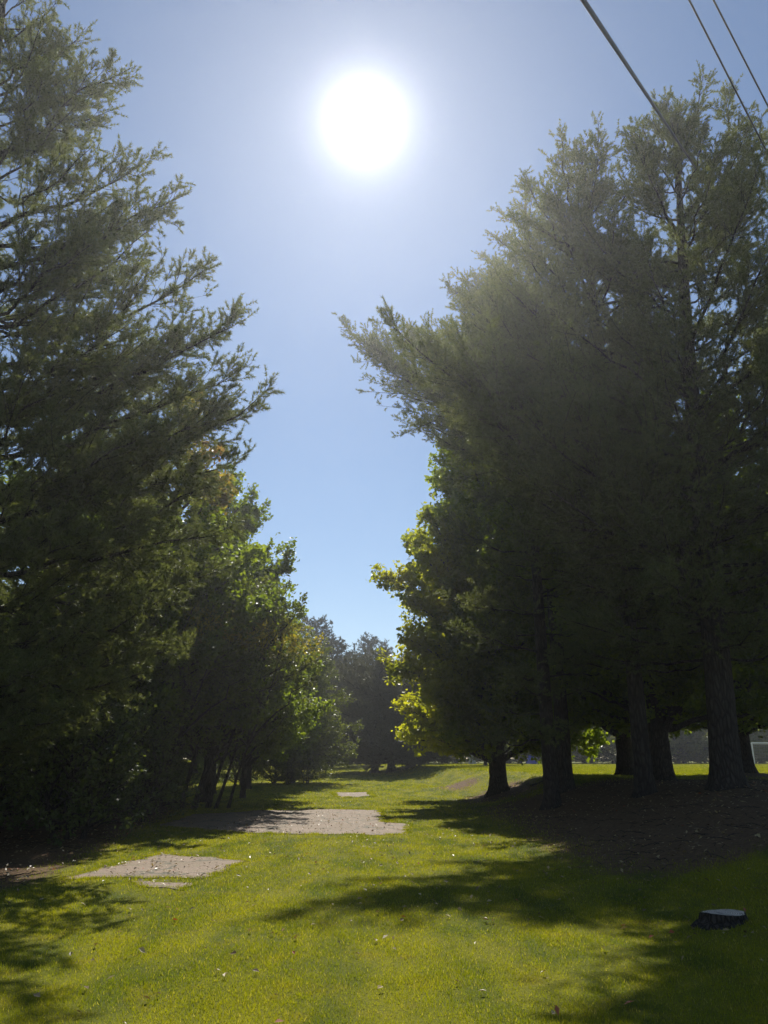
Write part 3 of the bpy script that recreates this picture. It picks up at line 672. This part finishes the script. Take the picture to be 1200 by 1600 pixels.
# soccer goal
gpos = (90 * 600 / 1248 - 2.0, 90.0)
g = empty('soccer_goal', (40.1, 88.0, float(gz(40.1, 88)))); tag(g, 'white soccer goal with net at the right edge of the field', 'soccer goal')
W_, Hh, D_ = 5.5, 2.2, 1.8
for x in (0, W_): MB().box((x, 0, Hh / 2), (.13, .13, Hh), bev=.02).build('post', M_white, g)
MB().box((W_ / 2, 0, Hh + .067), (W_ + .13, .13, .13), bev=.02).build('crossbar', M_white, g)
for x in (0, W_):
    MB().tube([(x, .07, Hh), (x, .9, Hh - .05), (x, D_, .05)], .03).build('stay', M_white, g)
n = MB()
for i in range(31):
    x = W_ * i / 30
    n.tube([(x, .08, Hh), (x, .9, Hh - .12), (x, D_, .02)], .008, 4)
for j in range(12):
    t = j / 11; yy, zz = (.08 + .82 * min(1, t * 2), Hh - .12 * min(1, t * 2)) if t < .5 else (.9 + .9 * (t - .5) * 2, (Hh - .12) * (1 - (t - .5) * 2) + .02)
    n.tube([(0, yy, zz), (W_ / 2, yy, zz - .03), (W_, yy, zz)], .008, 4)
n.build('net', M_net, g)

def picnic_table(loc, rz, label):
    t = empty('picnic_table', loc, rz); tag(t, label, 'picnic table')
    m = MB()
    for i in range(5): m.box((0, -.32 + i * .16, .74), (1.9, .148, .04), bev=.006)
    m.build('tabletop', M_wood, t)
    for s in (-1, 1):
        b = MB()
        for i in range(2): b.box((0, s * (.66 + i * .16), .44), (1.9, .148, .04), bev=.006)
        b.build('seat', M_wood, t)
        for q_ in (-1, 1):
            l = math.atan2(.9, .70)
            MB().box((s * .68, 0.0 + .012 * q_, .36), (.045, 1.02, .09), rx=q_ * .79).build('leg', M_wood, t)
        MB().box((s * .68 + s * .05, 0, .395), (.04, 1.7, .09)).build('support', M_wood, t)
    return t
x, y = px_ground(437, 1187.5)
picnic_table((-9.9, 74.0, float(gz(-9.9, 74))), .15, 'pale picnic table left of the birch foliage')
picnic_table((-.9, 69.5, float(gz(-.9, 69.5))), 1.5, 'dark picnic table among the low pine trunks')

# swing set
sx, sy = 11.6, 96.0
s = empty('swing_set', (sx, sy, float(gz(sx, sy))), .35); tag(s, 'metal swing set with splayed legs beyond the field', 'swing set')
for e in (-2.2, 2.2):
    for d_ in (-1, 1): MB().tube([(e, 0, 2.6), (e + .0, d_ * 1.25, -.05)], .05).build('leg', M_grey_m, s)
MB().tube([(-2.35, 0, 2.62), (2.35, 0, 2.62)], .055).build('crossbar', M_grey_m, s)
for e in (-1.0, 1.0):
    sw = MB().box((e, 0, .55), (.5, .2, .04), bev=.01).build('swing_seat', M_blue, s)
    for d_ in (-.23, .23): MB().tube([(e + d_, 0, 2.6), (e + d_, 0, .56)], .012, 5).build('chain', M_grey_m, sw)
# pale tapered pillar
px_, py_ = 10.2, 94.0
o = MB().box((0, 0, .15), (.85, .85, .3), bev=.03).tube([(0, 0, .3), (0, 0, 1.5), (0, 0, 1.6), (0, 0, 2.0), (0, 0, 2.15)], [.40, .27, .16, .18, .05], 12).build('stone_pillar', M_stone, None, loc=(px_, py_, float(gz(px_, py_))))
tag(o, 'pale tapered stone pillar left of the swing set', 'pillar')
# blue play tent
tx, ty = 17.0, 94.0
t = empty('play_tent', (tx, ty, float(gz(tx, ty)))); tag(t, 'small blue tent at the far side of the field', 'tent')
m = MB(); m.add([(-.6, -.5, 0), (.6, -.5, 0), (.6, .5, 0), (-.6, .5, 0), (-.25, 0, 1.0), (.25, 0, 1.05)], [(0, 1, 5, 4), (2, 3, 4, 5), (1, 2, 5), (3, 0, 4), (3, 2, 1, 0)]); m.build('canopy', M_blue, t)
MB().tube([(-.25, 0, 1.0), (.25, 0, 1.05)], .025, 6).build('ridge_pole', M_grey_m, t)
# thin pole with box
fx, fy = 17.9, 95.0
t = empty('flag_pole', (fx, fy, float(gz(fx, fy)))); tag(t, 'thin grey pole beside the small blue tent', 'pole')
MB().tube([(0, 0, -.1), (0, 0, 3.3)], [.05, .035], 8).build('shaft', M_grey_m, t)
MB().box((0, 0, 3.35), (.16, .16, .1), bev=.02).build('cap', M_grey_m, t)

# cut stump at lower right
sx, sy = px_ground(1132, 1440)
bm_v = []; kk = 28; rr = np.random.default_rng(9)
a = np.arange(kk) / kk * 2 * PI; lob = 1 + .06 * np.sin(3 * a + 1) + .04 * np.sin(7 * a) + .02 * rr.normal(size=kk)
SS = .62
st = empty('tree_stump', (sx, sy, float(gz(sx, sy)))); tag(st, 'wide low cut stump in the shade at lower right', 'tree stump'); st.scale = (SS, SS, SS * .62)
rows = [(-.1, .50), (0, .44), (.08, .37), (.2, .345), (.235, .34), (.24, .33)]
m = MB(); V = []
for z, q_ in rows:
    for i in range(kk): V.append((q_ * lob[i] * math.cos(a[i]), .8 * q_ * lob[i] * math.sin(a[i]), z + (.02 * math.sin(a[i] * 2) if z > .2 else 0)))
F = [(j * kk + i, j * kk + (i + 1) % kk, (j + 1) * kk + (i + 1) % kk, (j + 1) * kk + i) for j in range(len(rows) - 1) for i in range(kk)]
m.add(V, F); m.build('bark', M_bark_pine, st)
m = MB(); V = [(.325 * lob[i] * math.cos(a[i]), .8 * .325 * lob[i] * math.sin(a[i]), .243 + .02 * math.sin(a[i] * 2)) for i in range(kk)] + [(0, 0, .25)]
m.add(V, [(i, (i + 1) % kk, kk) for i in range(kk)]); m.build('cut_top', M_cut, st)

# fallen sticks on the bank near the maple root
for (x0, y0, ln_, rz, lab) in ((5.6, 31.5, .9, .8, 'crooked fallen branch beside the yellowing maple trunk'),):
    o = MB().tube([(0, 0, .03), (ln_ * .4, .05, .12), (ln_ * .8, -.03, .30), (ln_ * 1.2, 0, .55)], [.03, .025, .018, .006], 6)
    o.tube([(ln_ * .4, .05, .12), (ln_ * .7, .25, .20)], [.016, .005], 5)
    tag(o.build('fallen_branch', M_bark, None, loc=(x0, y0, float(gz(x0, y0)))), lab, 'branch')

# overhead cables
def cable(p0, p1, r_, sag, label, d=(1,)):
    p0, p1 = np.array(p0), np.array(p1); t = np.linspace(0, 1, 40)[:, None]
    P = p0 + (p1 - p0) * t; P[:, 2] -= sag * 4 * (t * (1 - t))[:, 0]
    o = MB().tube([tuple(p) for p in P], r_, 8).build('overhead_cable', M_cable, None, True)
    tag(o, label, 'cable', 'overhead cables crossing the top right corner')
def at(px, py, h):
    q_ = px_ray(px, py); s_ = (h - EYE) / q_[2]; return np.array([q_[0] * s_, q_[1] * s_, h])
for (a_, b_, ha, hb, r_, lab, ext) in (((912, 0), (1060, 222), 9.0, 14.6, .027, 'thickest overhead cable nearest the sun', .75), ((1077, 0), (1165, 172), 17.6, 17.2, .022, 'thin overhead cable left of the outermost one', .6), ((1115, 0), (1192, 150), 18.4, 18.0, .022, 'thin overhead cable nearest the top right corner', .6)):
    A, B = at(*a_, ha), at(*b_, hb); D = B - A
    cable(A - D * 1.4, B + D * ext, r_, 0.0, lab)

# ------------------------------------------------------------------ added volume standing in for a lens flare veil
hz = MB().box((0, 70, 13.0), (260, 330, 30.0)); 
m, nt = new_mat('flare_veil')
pv = N(nt, 'ShaderNodeVolumePrincipled'); pv.inputs['Color'].default_value = (.95, .97, 1, 1); pv.inputs['Density'].default_value = .0009; pv.inputs['Anisotropy'].default_value = .75
o = N(nt, 'ShaderNodeOutputMaterial'); nt.links.new(pv.outputs[0], o.inputs['Volume'])
USE_VEIL = True
if USE_VEIL: tag(hz.build('veil', m), 'thin added haze in the air', 'veil', kind='stuff')

# ------------------------------------------------------------------ light, sky, camera
sunv = Vector((math.sin(SUN_AZ) * math.cos(SUN_EL), math.cos(SUN_AZ) * math.cos(SUN_EL), math.sin(SUN_EL)))
L = bpy.data.lights.new('sun', 'SUN'); L.energy = 5.0; L.angle = math.radians(.53); L.color = (1, .95, .86)
lo = bpy.data.objects.new('sun', L); C.objects.link(lo); lo.rotation_euler = sunv.to_track_quat('Z', 'Y').to_euler(); lo.location = (0, -5, 40)
w = bpy.data.worlds.new('World'); SC.world = w; w.use_nodes = True; nt = w.node_tree; nt.nodes.clear()
sky = N(nt, 'ShaderNodeTexSky', sky_type='NISHITA'); sky.sun_disc = False; sky.sun_elevation = SUN_EL; sky.sun_rotation = SUN_AZ
sky.air_density = 1.0; sky.dust_density = .03; sky.ozone_density = 2.0
b = N(nt, 'ShaderNodeBackground'); b.inputs[1].default_value = .076; nt.links.new(sky.outputs[0], b.inputs[0])
# the sun itself in the sky, by true direction from anywhere in the scene: a blown-out core with a soft aureole
tcw = N(nt, 'ShaderNodeTexCoord'); dt = N(nt, 'ShaderNodeVectorMath', operation='DOT_PRODUCT'); nt.links.new(tcw.outputs['Generated'], dt.inputs[0]); dt.inputs[1].default_value = tuple(sunv)
ang = mul(nt, dt.outputs['Value'], 0.0, 'ARCCOSINE')
ex = mul(nt, mul(nt, mul(nt, ang, 1 / math.radians(1.3)), 1.0, 'POWER'), -1.0)
core = mul(nt, mul(nt, 2.718281828, ex, 'POWER'), 2.7)
b2 = N(nt, 'ShaderNodeBackground'); b2.inputs[0].default_value = (1, .95, .93, 1); nt.links.new(core, b2.inputs[1])
ad = N(nt, 'ShaderNodeAddShader'); nt.links.new(b.outputs[0], ad.inputs[0]); nt.links.new(b2.outputs[0], ad.inputs[1])
o = N(nt, 'ShaderNodeOutputWorld'); nt.links.new(ad.outputs[0], o.inputs[0])

cam = bpy.data.cameras.new('camera'); co = bpy.data.objects.new('camera', cam); C.objects.link(co); SC.camera = co
co.location = (0, 0, EYE + float(gz(0, 0))); co.rotation_euler = (PI / 2 + PITCH, 0, 0)
cam.sensor_fit = 'VERTICAL'; cam.sensor_height = 24; cam.lens = 12 / (800 / FPX); cam.clip_end = 3000; cam.clip_start = .05
SC.view_settings.view_transform = 'Standard'; SC.view_settings.look = 'None'; SC.view_settings.gamma = 1; SC.view_settings.exposure = 0.38
cy = SC.cycles; cy.max_bounces = 6; cy.transparent_max_bounces = 4; cy.diffuse_bounces = 3; cy.glossy_bounces = 2; cy.transmission_bounces = 3; cy.volume_bounces = 0
cy.use_denoising = True
print('leaf tris', NTRI[0])
